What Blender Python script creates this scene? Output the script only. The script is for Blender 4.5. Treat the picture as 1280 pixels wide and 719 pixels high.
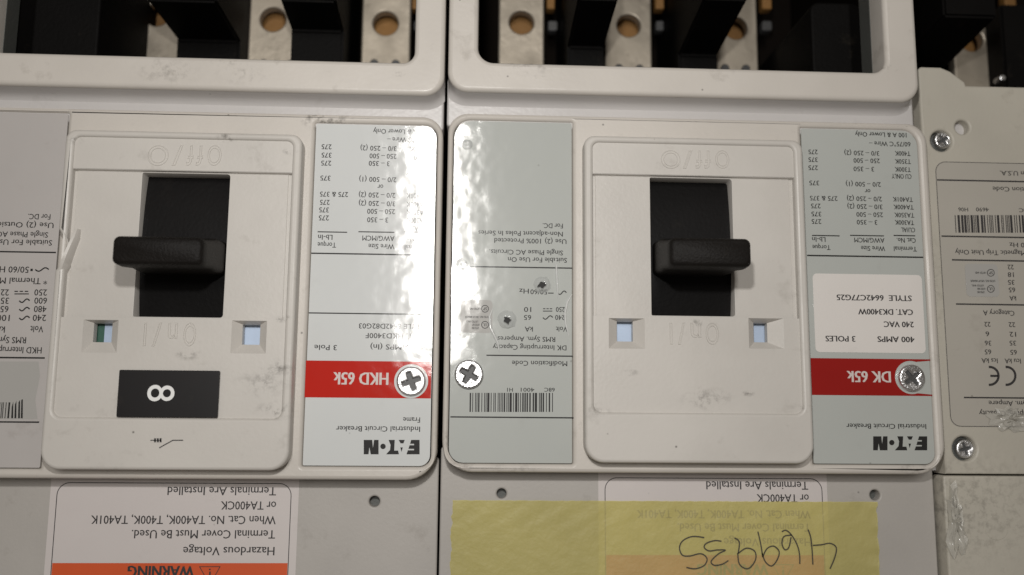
import bpy, bmesh, math, random
from math import radians, sin, cos, tan, pi
from mathutils import Vector, Matrix
from mathutils.geometry import tessellate_polygon, delaunay_2d_cdt
random.seed(7)
SC = bpy.context.scene
for o in list(bpy.data.objects): bpy.data.objects.remove(o)

# ------------------------------------------------------------------ camera
# World: z = 0 is the front face of the breakers, X right, Y towards the line terminals,
# the camera hangs H metres above the origin. Units are metres.
F, CX, CY, H = 1100.0, 640.0, 359.5, 0.250
n = Vector((tan(radians(-2.72)), tan(radians(7.91)), 1.0)).normalized()
ex = (Vector((1, 0, 0)) - n.x * n).normalized(); ey = n.cross(ex)
r0 = radians(0.47)
AX = cos(r0) * ex + sin(r0) * ey; AY = -sin(r0) * ex + cos(r0) * ey
cam_d = bpy.data.cameras.new('camera'); cam = bpy.data.objects.new('camera', cam_d)
SC.collection.objects.link(cam); SC.camera = cam
def c2w(v): return Vector((AX.dot(v), -AY.dot(v), -n.dot(v)))   # image camera frame (x right, y down, z ahead) -> world
bx_, by_, bz_ = c2w(Vector((1, 0, 0))), c2w(Vector((0, -1, 0))), c2w(Vector((0, 0, -1)))
cam.matrix_world = Matrix(((bx_.x, by_.x, bz_.x, 0), (bx_.y, by_.y, bz_.y, 0), (bx_.z, by_.z, bz_.z, H), (0, 0, 0, 1)))
cam_d.sensor_width = 36; cam_d.lens = F / 1280 * 36
cam_d.clip_start = 0.01; cam_d.clip_end = 20
cam_d.dof.use_dof = True; cam_d.dof.focus_distance = 0.250; cam_d.dof.aperture_fstop = 8.0

# ------------------------------------------------------------------ light
w = bpy.data.worlds.new('World'); SC.world = w; w.use_nodes = True
bg = w.node_tree.nodes['Background']; bg.inputs[0].default_value = (1.0, 0.90, 0.78, 1); bg.inputs[1].default_value = 0.13
def area(name, loc, target, sx, sy, power, col, shape='RECTANGLE', rotz=0):
    d = bpy.data.lights.new(name, 'AREA'); d.shape = shape; d.size = sx
    if shape in ('RECTANGLE', 'ELLIPSE'): d.size_y = sy
    d.energy = power; d.color = col
    o = bpy.data.objects.new(name, d); SC.collection.objects.link(o); o.location = loc
    q = (Vector(target) - Vector(loc)).to_track_quat('-Z', 'Y'); o.rotation_euler = q.to_euler()
    return o
area('phone_flash', (-0.010, 0.072, 0.250), (-0.005, 0.068, 0), 0.012, 0.012, 0.312, (1.0, 0.978, 0.945), 'DISK')
area('ceiling_tube', (-0.062, 0.300, 1.25), (-0.062, 0.30, 0), 0.085, 0.42, 5.0, (1.0, 0.97, 0.93))
SC.view_settings.view_transform = 'Standard'; SC.view_settings.look = 'None'
SC.view_settings.exposure = -0.04; SC.view_settings.gamma = 1; SC.view_settings.use_curve_mapping = False

# ------------------------------------------------------------------ placing helpers
def W(px, py, z=0.0):
    v = c2w(Vector(((px - CX) / F, (py - CY) / F, 1.0)))
    t = (z - H) / v.z
    return (v.x * t, v.y * t)
def WX(px, py, x0):
    """point of the ray through a pixel on the plane x = x0"""
    v = c2w(Vector(((px - CX) / F, (py - CY) / F, 1.0)))
    t = x0 / v.x
    return (v.y * t, H + v.z * t)
def quad(tl, tr, br, bl, z):
    """upright rectangle (x0,y0,x1,y1) closest to four picked corners"""
    a, b, c, d = (W(*p, z) for p in (tl, tr, br, bl))
    return ((a[0] + d[0]) / 2, (c[1] + d[1]) / 2, (b[0] + c[0]) / 2, (a[1] + b[1]) / 2)
def rr(rect, r, seg=6):
    """rounded rectangle, counter-clockwise; r = radius or (bl, br, tr, tl)"""
    x0, y0, x1, y1 = rect
    if not isinstance(r, (tuple, list)): r = (r,) * 4
    out = []
    for (cx, cy, a, q) in ((x0, y0, 180, r[0]), (x1, y0, 270, r[1]), (x1, y1, 0, r[2]), (x0, y1, 90, r[3])):
        sx = 1 if cx == x0 else -1; sy = 1 if cy == y0 else -1
        if q <= 1e-6: out.append((cx, cy)); continue
        for i in range(seg + 1):
            t = radians(a + 90 * i / seg)
            out.append((cx + sx * q + q * cos(t), cy + sy * q + q * sin(t)))
    return out
def area2(p): return sum(p[i - 1][0] * p[i][1] - p[i][0] * p[i - 1][1] for i in range(len(p))) / 2
def inset(p, d):
    out = []; N = len(p)
    for i in range(N):
        a, b, c = Vector(p[i - 1]), Vector(p[i]), Vector(p[(i + 1) % N])
        e1 = (b - a); e2 = (c - b)
        if e1.length < 1e-9: e1 = e2
        if e2.length < 1e-9: e2 = e1
        e1 = e1.normalized(); e2 = e2.normalized()
        n1 = Vector((-e1.y, e1.x)); n2 = Vector((-e2.y, e2.x)); m = n1 + n2
        if m.length < 1e-6: m = n1
        m.normalize(); k = max(0.35, m.dot(n1))
        out.append(tuple(b + m * d / k))
    return out
def plate_bm(bm, outer, holes, zt, th, bev, seg=3, bottom=False, mi=0):
    """flat plate with holes, its top edges rounded by bev"""
    loops = [outer if area2(outer) > 0 else outer[::-1]] + [h if area2(h) < 0 else h[::-1] for h in holes]
    caps = []
    for lp in loops:
        rings = []
        steps = [(1 - sin(pi / 2 * k / seg), 1 - cos(pi / 2 * k / seg)) for k in range(seg + 1)] if bev > 0 else [(0, 0)]
        for (i_, dz) in steps:
            pts = inset(lp, bev * i_) if bev > 0 and i_ > 1e-6 else lp
            rings.append([bm.verts.new((x, y, zt - bev * dz)) for x, y in pts])
        rings.append([bm.verts.new((x, y, zt - th)) for x, y in lp])
        N = len(lp)
        for a, b in zip(rings, rings[1:]):
            for i in range(N):
                f = bm.faces.new((a[i], b[i], b[(i + 1) % N], a[(i + 1) % N])); f.smooth = True; f.material_index = mi
        caps.append(rings)
    top = [[v.co.copy() for v in c[0]] for c in caps]; flat = [v for c in caps for v in c[0]]
    def within(p, lp):
        c = False
        for i in range(len(lp)):
            a, b = lp[i - 1], lp[i]
            if (a.y > p.y) != (b.y > p.y) and p.x < (b.x - a.x) * (p.y - a.y) / (b.y - a.y) + a.x: c = not c
        return c
    if holes:
        S_ = 1000.0; co2 = [Vector((v.co.x * S_, v.co.y * S_)) for v in flat]; ed = []; k0 = 0
        for lp in top: ed += [(k0 + i, k0 + (i + 1) % len(lp)) for i in range(len(lp))]; k0 += len(lp)
        vo, _e, fo_, ov, _a, _b = delaunay_2d_cdt(co2, ed, [], 0, 1e-6)
        tris = []
        for f_ in fo_:
            c_ = sum((vo[i] for i in f_), Vector((0, 0))) / len(f_) / S_
            if within(c_, top[0]) and not any(within(c_, h_) for h_ in top[1:]) and all(ov[i] for i in f_): tris.append([ov[i][0] for i in f_])
    else: tris = tessellate_polygon(top)
    for t in tris:
        try: f = bm.faces.new([flat[i] for i in t])
        except ValueError: continue
        f.normal_update()
        if f.normal.z < 0: f.normal_flip()
        f.smooth = False; f.material_index = mi
        for e in f.edges: e.smooth = False
def grow(name, bm, mat, parent=None, org=(0, 0, 0), ang=38):
    me = bpy.data.meshes.new(name)
    bm.verts.ensure_lookup_table()
    for v in bm.verts: v.co -= Vector(org)
    sharp = [not e.smooth for e in bm.edges]
    bm.to_mesh(me); bm.free()
    for m in (mat if isinstance(mat, (list, tuple)) else [mat]): me.materials.append(m)
    me.set_sharp_from_angle(angle=radians(ang))
    for i, s in enumerate(sharp):
        if s: me.edges[i].use_edge_sharp = True
    o = bpy.data.objects.new(name, me); SC.collection.objects.link(o)
    if parent is not None:
        o.parent = parent
    return o
class Thing:
    def __init__(s, name, label, cat, loc, group=None):
        s.o = bpy.data.objects.new(name, None); SC.collection.objects.link(s.o)
        s.o.empty_display_size = 0.02; s.o.location = loc; s.org = loc
        s.o['label'] = label; s.o['category'] = cat
        if group: s.o['group'] = group
    def part(s, name, bm, mat, parent=None, label=None, kind=None):
        o = grow(name, bm, mat, parent or s.o, s.org)
        if label: o['label'] = label
        if kind: o['kind'] = kind
        return o
    def plate(s, name, outer, holes, zt, th, bev, mat, parent=None, label=None):
        bm = bmesh.new(); plate_bm(bm, outer, holes, zt, th, bev)
        return s.part(name, bm, mat, parent, label)
def box_bm(bm, x0, x1, y0, y1, z0, z1, mi=0):
    vs = [bm.verts.new(p) for p in ((x0, y0, z0), (x1, y0, z0), (x1, y1, z0), (x0, y1, z0), (x0, y0, z1), (x1, y0, z1), (x1, y1, z1), (x0, y1, z1))]
    for q in ((0, 3, 2, 1), (4, 5, 6, 7), (0, 1, 5, 4), (1, 2, 6, 5), (2, 3, 7, 6), (3, 0, 4, 7)):
        bm.faces.new([vs[i] for i in q]).material_index = mi

# ------------------------------------------------------------------ materials
def mat(name, col, rough=0.45, metal=0.0, coat=0.0, var=0.06, dirt=0.0, speck=0.0, bump=0.0, bscale=900, film=0.0, spec=0.5, smear=None, stains=()):
    m = bpy.data.materials.new(name); m.use_nodes = True; nt = m.node_tree; N = nt.nodes; L = nt.links
    p = N['Principled BSDF']; p.inputs['Roughness'].default_value = rough; p.inputs['Metallic'].default_value = metal
    p.inputs['Coat Weight'].default_value = coat; p.inputs['Coat Roughness'].default_value = 0.085
    p.inputs['Specular IOR Level'].default_value = min(spec, .2) if film else spec
    g = N.new('ShaderNodeNewGeometry'); P = g.outputs['Position']
    def noise(sc, det=3, r=0.55):
        t = N.new('ShaderNodeTexNoise'); t.inputs['Scale'].default_value = sc; t.inputs['Detail'].default_value = det
        t.inputs['Roughness'].default_value = r; L.new(P, t.inputs['Vector']); return t.outputs['Fac']
    def ramp(src, a, b, lo=0.0, hi=1.0):
        t = N.new('ShaderNodeMapRange'); L.new(src, t.inputs[0]); t.inputs[1].default_value = a; t.inputs[2].default_value = b
        t.inputs[3].default_value = lo; t.inputs[4].default_value = hi; return t.outputs[0]
    def mix(fac, a, b, mode='MIX'):
        t = N.new('ShaderNodeMix'); t.data_type = 'RGBA'; t.blend_type = mode
        if hasattr(fac, 'links'): L.new(fac, t.inputs[0])
        else: t.inputs[0].default_value = fac
        for s_, v in ((6, a), (7, b)):
            if hasattr(v, 'links'): L.new(v, t.inputs[s_])
            else: t.inputs[s_].default_value = (*v, 1)
        return t.outputs[2]
    c = mix(ramp(noise(28, 4), 0.3, 0.7), tuple(x * (1 - var) for x in col), tuple(min(1, x * (1 + var)) for x in col))
    if dirt:
        f = ramp(noise(95, 6, 0.68), 0.60, 0.80, 0, dirt)
        c = mix(f, c, (0.13, 0.105, 0.075))
    if speck:
        v = N.new('ShaderNodeTexVoronoi'); v.inputs['Scale'].default_value = 210; L.new(P, v.inputs['Vector'])
        sep = N.new('ShaderNodeSeparateColor'); L.new(v.outputs['Color'], sep.inputs[0])
        pick = ramp(sep.outputs[0], 0.93, 0.94)
        dsk = ramp(v.outputs['Distance'], 0.02, 0.09, 1, 0)
        mu = N.new('ShaderNodeMath'); mu.operation = 'MULTIPLY'; L.new(pick, mu.inputs[0]); L.new(dsk, mu.inputs[1])
        m2 = N.new('ShaderNodeMath'); m2.operation = 'MULTIPLY'; L.new(mu.outputs[0], m2.inputs[0]); m2.inputs[1].default_value = speck
        c = mix(m2.outputs[0], c, (0.05, 0.042, 0.035))
    for (sx, sy, sr, amt) in stains:      # grimy finger marks with a ragged edge
        vm = N.new('ShaderNodeVectorMath'); vm.operation = 'DISTANCE'; cb = N.new('ShaderNodeCombineXYZ')
        cb.inputs[0].default_value = sx; cb.inputs[1].default_value = sy
        sp = N.new('ShaderNodeVectorMath'); sp.operation = 'MULTIPLY'; sp.inputs[1].default_value = (0.45, 1, 0); L.new(P, sp.inputs[0])
        cb.inputs[0].default_value = sx * 0.45
        L.new(sp.outputs[0], vm.inputs[0]); L.new(cb.outputs[0], vm.inputs[1])
        a = ramp(vm.outputs['Value'], 0, sr, 1, 0)
        b_ = ramp(noise(420, 5, 0.7), 0.47, 0.66)
        mu = N.new('ShaderNodeMath'); mu.operation = 'MULTIPLY'; L.new(a, mu.inputs[0]); L.new(b_, mu.inputs[1])
        m2 = N.new('ShaderNodeMath'); m2.operation = 'MULTIPLY'; m2.inputs[1].default_value = amt; L.new(mu.outputs[0], m2.inputs[0])
        c = mix(m2.outputs[0], c, (0.06, 0.05, 0.04))
    L.new(c, p.inputs['Base Color'])
    if smear:
        L.new(ramp(noise(60, 5), 0.35, 0.7, rough * (1 - smear), min(1, rough * (1 + smear))), p.inputs['Roughness'])
    if bump:
        b = N.new('ShaderNodeBump'); b.inputs['Strength'].default_value = bump; b.inputs['Distance'].default_value = 0.0004
        L.new(noise(bscale, 3), b.inputs['Height']); L.new(b.outputs[0], p.inputs['Normal'])
    if film:
        # the clear film over the label is wrinkled: only the coat sees it
        a = noise(95, 2, 0.5); b2 = noise(380, 2, 0.5)
        ad = N.new('ShaderNodeMath'); ad.operation = 'MULTIPLY_ADD'; L.new(b2, ad.inputs[0]); ad.inputs[1].default_value = 0.10; L.new(a, ad.inputs[2])
        b = N.new('ShaderNodeBump'); b.inputs['Strength'].default_value = film; b.inputs['Distance'].default_value = 0.0010
        L.new(ad.outputs[0], b.inputs['Height']); L.new(b.outputs[0], p.inputs['Coat Normal'])
    return m
PL = (0.575, 0.538, 0.493)
def S(px, py, r, amt, z=0.004):
    x, y = W(px, py, z); return (x, y, r, amt)
M = {}
M['plastic'] = mat('light_grey_plastic', PL, 0.42, var=0.05, dirt=0.35, speck=0.9, bump=0.10, smear=0.25, stains=(S(213, 92, .005, .4), S(305, 96, .004, .35), S(283, 80, .002, .5), S(662, 84, .004, .45), S(676, 101, .0012, 1), S(410, 150, .004, .9, 0), S(1003, 166, .0018, .9, 0), S(400, 148, .003, .8, 0), S(1108, 89, .0014, .9), S(562, 550, .003, .5, 0), S(575, 588, .004, .5, 0), S(1150, 588, .004, .5, 0), S(640, 590, .004, .4, 0), S(499, 96, .0010, 1)))
M['bezel'] = mat('bezel_plastic', (0.565, 0.537, 0.500), 0.45, var=0.05, dirt=0.30, speck=0.8, bump=0.10, smear=0.25,
                 stains=(S(328, 480, .004, .6), S(345, 514, .003, .8), S(236, 443, .002, .7), S(883, 499, .004, .6), S(350, 460, .003, .7), S(285, 173, .0016, 1.0), S(363, 190, .0012, .9), S(352, 398, .0014, 1.0), S(92, 176, .0016, .6), S(198, 552, .0010, .5), S(868, 404, .0014, .8), S(788, 466, .0012, .8), S(935, 492, .0010, .9), S(748, 512, .0022, .5), S(1004, 510, .0016, .5)))
M['band'] = mat('glossy_cool_grey_plastic', (0.545, 0.525, 0.515), 0.26, var=0.04, dirt=0.2, speck=0.5, bump=0.12)
M['lower'] = mat('lower_cover_plastic', (0.425, 0.402, 0.375), 0.5, var=0.06, dirt=0.3, speck=0.9, bump=0.12)
M['old'] = mat('aged_beige_plastic', (0.475, 0.447, 0.385), 0.5, var=0.07, dirt=0.4, speck=0.9, bump=0.15, stains=(S(1203, 350, .02, .25), S(1190, 640, .02, .5)))
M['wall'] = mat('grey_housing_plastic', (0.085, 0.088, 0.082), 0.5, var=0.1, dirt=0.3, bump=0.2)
M['body'] = mat('dark_housing_plastic', (0.007, 0.0055, 0.0045), 0.8, spec=0.02)
M['black'] = mat('black_barrier_plastic', (0.0028, 0.0024, 0.0022), 0.6, var=0.5, dirt=0.15, bump=0.3, spec=0.10)
M['handle'] = mat('matt_black_handle', (0.009, 0.0075, 0.0065), 0.55, var=0.45, dirt=0.12, bump=0.45, bscale=1900, spec=0.16, speck=.3)
M['slider'] = mat('black_slider', (0.0045, 0.004, 0.004), 0.5, var=0.5, speck=0, dirt=0.05, bump=0.15, spec=0.12)
M['labelg'] = mat('grey_green_label', (0.445, 0.462, 0.44), 0.5, coat=1, var=0.02, dirt=0.08, speck=0.4, film=0.11)
M['labelw'] = mat('pale_label_with_glare', (0.62, 0.635, 0.63), 0.5, coat=1, var=0.02, dirt=0.08, speck=0.6, film=0.11)  # pale label, its base colour lifted further to carry the film's glare
M['labell'] = mat('lilac_grey_label', (0.47, 0.445, 0.43), 0.5, coat=0.6, var=0.04, dirt=0.25, speck=0.6, film=0.15)
M['labelb'] = mat('beige_label', (0.43, 0.405, 0.36), 0.5, coat=0.5, var=0.04, dirt=0.25, speck=0.6, film=0.15)
M['pocket'] = mat('label_pocket', (0.20, 0.18, 0.15), 0.7)
M['white'] = mat('white_sticker', (0.70, 0.665, 0.635), 0.55, var=0.04, dirt=0.15, speck=0.4, coat=0.3, film=0.1)
M['stick'] = mat('grey_white_sticker', (0.40, 0.39, 0.37), 0.5, coat=0.4, var=0.04, film=0.11)
M['paper'] = mat('white_paper_label', (0.60, 0.555, 0.54), 0.5, var=0.03, dirt=0.1, speck=0.4)
M['ink'] = mat('black_print', (0.014, 0.0135, 0.014), 0.5, coat=1, film=0.11, var=0.15)
M['inkd'] = mat('black_print_matt', (0.028, 0.025, 0.026), 0.6, var=0.15)
M['red'] = mat('red_print_with_glare', (0.50, 0.016, 0.008), 0.6, coat=1, spec=0.05, film=0.11, var=0.05, speck=0.5)  # left stripe: glare is painted into the red, hence the brighter base
M['red2'] = mat('red_print_no_glare', (0.29, 0.008, 0.006), 0.6, coat=1, film=0.11, var=0.05, speck=0.5, spec=0.05)  # right stripe: same red print, coloured darker for its lack of glare
M['pink'] = mat('pale_print_on_red', (0.66, 0.58, 0.55), 0.5, coat=1, film=0.11)
M['orange'] = mat('orange_print', (0.62, 0.085, 0.015), 0.5, var=0.06, dirt=0.1)
M['steel'] = mat('zinc_screw', (0.72, 0.72, 0.73), 0.34, metal=1, var=0.12, dirt=0.2, bump=0.5, bscale=1600, smear=0.4)
M['recess'] = mat('screw_recess', (0.07, 0.07, 0.07), 0.5, metal=0.3, var=0.2)
M['tin'] = mat('tinned_terminal', (0.42, 0.37, 0.30), 0.5, metal=0.5, var=0.25, dirt=0.6, bump=0.35, bscale=200, smear=0.4)
M['copper'] = mat('brown_copper', (0.26, 0.13, 0.035), 0.6, metal=0.25, var=0.25, dirt=0.5, bump=0.5)
M['blue'] = mat('inner_tab_with_blue_light', (0.46, 0.56, 0.72), 0.5, var=0.15, dirt=.4, speck=.9)  # bluish light down in the windows is painted into this base colour
M['green'] = mat('dark_green_inner', (0.03, 0.10, 0.07), 0.5)
M['blacktag'] = mat('black_tag', (0.008, 0.007, 0.0075), 0.4, var=0.2, dirt=0.12, spec=0.3)
M['tagw'] = mat('white_tag_print', (0.80, 0.80, 0.79), 0.5, var=0.03)
M['pen'] = mat('pen_ink', (0.06, 0.052, 0.035), 0.6)
M['hole'] = mat('hole_dark', (0.02, 0.02, 0.02), 0.7)
M['bench'] = mat('dark_bench', (0.05, 0.035, 0.022), 0.7, var=0.3)

def sheet_mat(name, col, alpha, rough, coat, bump, bs, streak=False):
    m = mat(name, col, rough, coat=coat, var=0.10, dirt=0.15, bump=bump, bscale=bs)
    nt = m.node_tree; N = nt.nodes; L = nt.links; p = N['Principled BSDF']; out = N['Material Output']
    t = N.new('ShaderNodeBsdfTransparent'); t.inputs[0].default_value = (*[min(1, x * 1.9 + .03) for x in col], 1)
    mx = N.new('ShaderNodeMixShader'); mx.inputs[0].default_value = alpha
    L.new(t.outputs[0], mx.inputs[1]); L.new(p.outputs[0], mx.inputs[2]); L.new(mx.outputs[0], out.inputs[0])
    return m
M['tape'] = sheet_mat('yellow_translucent_tape', (0.62, 0.54, 0.235), 0.60, 0.5, 0.1, 0.6, 520)
M['glue'] = sheet_mat('torn_clear_tape', (0.66, 0.64, 0.58), 0.55, 0.25, 1.0, 1.0, 300)
M['crease'] = sheet_mat('whitish_film', (0.90, 0.91, 0.90), 0.80, 0.10, 1.0, 0.3, 700)  # whitish, mostly opaque colour along the creases
M['blister'] = sheet_mat('lifted_clear_film', (0.66, 0.68, 0.67), 0.42, 0.10, 1.0, 0.5, 700)

# ------------------------------------------------------------------ print helpers (flat print lying on a label)
def font_mesh(s, bold=0.0, outline=0.0, res=2):
    cu = bpy.data.curves.new('t', 'FONT'); cu.body = s; cu.size = 1.0; cu.offset = bold; cu.resolution_u = res
    if outline: cu.fill_mode = 'NONE'; cu.bevel_depth = outline; cu.bevel_resolution = 1
    o = bpy.data.objects.new('t', cu); SC.collection.objects.link(o)
    dg = bpy.context.evaluated_depsgraph_get(); dg.update()
    me = bpy.data.meshes.new_from_object(o.evaluated_get(dg))
    vs = [v.co.copy() for v in me.vertices]; fs = [tuple(p.vertices) for p in me.polygons]
    bpy.data.objects.remove(o); bpy.data.curves.remove(cu); bpy.data.meshes.remove(me)
    return vs, fs
CAP = 0.70
vs_, _f = font_mesh('H'); CAP = max(v.y for v in vs_)
def put_text(bm, s, x0, x1, yc, cap, z, mi=0, bold=0.0, flip=True):
    """text turned upside down: picked from its end x0 to its start x1 and set on centre line yc"""
    vs, fs = font_mesh(s, 0)
    if not vs: return
    a = W(x0, yc, z); b = W(x1, yc, z)
    lo = min(v.x for v in vs); hi = max(v.x for v in vs)
    h = cap / F * (H - z) * 1.03
    sx = (b[0] - a[0]) / (hi - lo); sy = h / CAP
    wd = (bold or .022) * sy * .5
    for k, dx in enumerate((-wd, wd)):       # struck twice, a hair apart, for the weight of the print
        new = []
        for v in vs:
            u = (v.x - lo) * sx; q = (v.y - CAP / 2) * sy
            new.append(bm.verts.new((b[0] - u + dx, (a[1] + b[1]) / 2 - q, z + k * .000012)))
        for f in fs:
            if len(set(f)) > 2:
                try: g = bm.faces.new([new[i] for i in f]); g.material_index = mi
                except ValueError: pass
def put_rect(bm, x0, y0, x1, y1, z, mi=0):
    a = quad((x0, y0), (x1, y0), (x1, y1), (x0, y1), z)
    f = bm.faces.new([bm.verts.new((x, y, z)) for x, y in ((a[0], a[1]), (a[2], a[1]), (a[2], a[3]), (a[0], a[3]))]); f.material_index = mi
def put_poly(bm, pts, z, mi=0):
    pp = [W(x, y, z) for x, y in pts]
    if area2(pp) < 0: pp = pp[::-1]
    vs = [bm.verts.new((x, y, z)) for x, y in pp]
    for t in tessellate_polygon([[v.co for v in vs]]):
        f = bm.faces.new([vs[i] for i in t]); f.normal_update(); f.material_index = mi
        if f.normal.z < 0: f.normal_flip()
def put_line(bm, pts, wpx, z, mi=0, closed=False):
    pp = [Vector(W(x, y, z)) for x, y in pts]; k = wpx / F * (H - z) / 2; N = len(pp); L_, R_ = [], []
    for i in range(N):
        a = pp[i - 1] if (i or closed) else pp[i]; b = pp[(i + 1) % N] if (i < N - 1 or closed) else pp[i]
        d = (b - a).normalized(); nn = Vector((-d.y, d.x)) * k
        L_.append(bm.verts.new((*(pp[i] + nn), z))); R_.append(bm.verts.new((*(pp[i] - nn), z)))
    for i in range(N if closed else N - 1):
        j = (i + 1) % N; f = bm.faces.new((L_[i], R_[i], R_[j], L_[j])); f.material_index = mi
def circ(cx, cy, r, k=20): return [(cx + r * cos(2 * pi * i / k), cy + r * sin(2 * pi * i / k)) for i in range(k)]
def wavy(bm, x0, x1, y, z, w_=1.3):
    put_line(bm, [(x0 + (x1 - x0) * i / 10, y + 2.2 * sin(2 * pi * i / 10)) for i in range(11)], w_, z)
def barcode(bm, x0, x1, y0, y1, z, seed, dens=0.5):
    rnd = random.Random(seed); x = x0
    while x < x1 - 1:
        wd = rnd.choice((1.0, 1.0, 1.8, 2.8)); wd = min(wd, x1 - x)
        put_rect(bm, x, y0, x + wd, y1, z); x += wd + rnd.choice((0.9, 0.9, 1.6, 2.4))
def maker_mark(bm, x0, x1, y0, y1, z):
    """the maker's wordmark, upside down; u runs from its first letter (image right) to its last"""
    def T(u, v): return (x1 - (x1 - x0) * u, y1 - (y1 - y0) * v)   # v = 0 foot of letter? foot is at image top
    P_ = lambda pts: put_poly(bm, [T(u, 1 - v) for u, v in pts], z)
    # v measured downwards from the image's upper edge (0) to the lower (1)
    I = lambda pts: put_poly(bm, [(x1 - (x1 - x0) * u, y0 + (y1 - y0) * v) for u, v in pts], z)
    I([(0, 0), (.15, 0), (.172, .27), (.10, .27), (.10, .37), (.18, .37), (.20, .62), (.10, .62), (.10, .72), (.21, .72), (.235, 1), (0, 1)])
    I([(.265, 0), (.375, 0), (.34, .24), (.29, .24)])
    I([(.30, .52), (.345, .52), (.325, .84)])
    I([(.445, 0), (.555, 0), (.52, .35), (.53, .7), (.60, 1), (.37, 1), (.385, .74), (.455, .74)])
    put_poly(bm, circ(x1 - (x1 - x0) * .655, y0 + (y1 - y0) * .45, (y1 - y0) * .19, 16), z)
    I([(.735, 0), (.815, 0), (.835, .55), (.85, 0), (1, 0), (1, 1), (.915, 1), (.90, .5), (.875, 1), (.735, 1)])

E_ = 0.00004
def screw(th, px, py, rpx, z, ang, mats=('steel', 'recess'), parent=None, name='screw', zoff=0.0):
    x, y = W(px, py, z); r = rpx / F * (H - z)
    bm = bmesh.new()
    cr = []; a_, b_ = 0.135 * r, 0.60 * r
    for k in range(4):
        t = radians(ang + 90 * k)
        for (u, v) in ((b_, -a_ * .85), (b_ * 1.04, 0), (b_, a_ * .85), (a_ * 1.05, a_ * 1.05)):
            cr.append((x + u * cos(t) - v * sin(t), y + u * sin(t) + v * cos(t)))
    out = [(x + r * cos(2 * pi * i / 40), y + r * sin(2 * pi * i / 40)) for i in range(40)]
    plate_bm(bm, out, [cr], z + 0.0009 + zoff, 0.0022, 0.0005, mi=0)
    box = [(x + .62 * r * cos(2 * pi * i / 16), y + .62 * r * sin(2 * pi * i / 16)) for i in range(16)]
    plate_bm(bm, box, [], z + zoff, 0.0005, 0, mi=1)
    return th.part(name, bm, [M[m] for m in mats], parent)
def well(th, px, py, rpx, z, mat_, name='mounting_hole', parent=None):
    """shadowed hole: a ring lip and a dark floor"""
    x, y = W(px, py, z); r = rpx / F * (H - z)
    ring = lambda k: [(x + k * r * cos(2 * pi * i / 28), y + k * r * sin(2 * pi * i / 28)) for i in range(28)]
    bm = bmesh.new()
    return ring(1.0)

def loft(bm, secs, seg=5):
    """secs: (cx, cy, hw, hh, r, z) rounded sections from bottom to top"""
    rings = []
    for (cx, cy, hw, hh, r, z) in secs:
        rings.append([bm.verts.new((x, y, z)) for x, y in rr((cx - hw, cy - hh, cx + hw, cy + hh), r, seg)])
    N = len(rings[0])
    for a, b in zip(rings, rings[1:]):
        for i in range(N):
            f = bm.faces.new((a[i], a[(i + 1) % N], b[(i + 1) % N], b[i])); f.smooth = True
    f = bm.faces.new(rings[-1]); f.smooth = True

ZF, ZB, ZC, ZL = 0.0, 0.0050, 0.0060, -0.0090
BASE = -0.105

def emboss1(bm, s, x0, x1, yc, cap, z):
    vs, fs = font_mesh(s, 0, 0.026, 8)
    a = W(x0, yc, z); b = W(x1, yc, z); lo = min(v.x for v in vs); hi = max(v.x for v in vs)
    sx = (b[0] - a[0]) / (hi - lo); sy = cap / F * (H - z) / CAP
    nv = [bm.verts.new((b[0] - (v.x - lo) * sx, a[1] - (v.y - CAP / 2) * sy, z - 0.00005 + v.z * 0.010)) for v in vs]
    for f in fs:
        try: bm.faces.new([nv[i] for i in f]).smooth = True
        except ValueError: pass
def emboss(th, items, yc, cap, z, parent):
    bm = bmesh.new()
    for s, x0, x1 in items: emboss1(bm, s, x0, x1, yc, cap, z)
    return th.part('embossed_text', bm, M['bezel'], parent)

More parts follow.
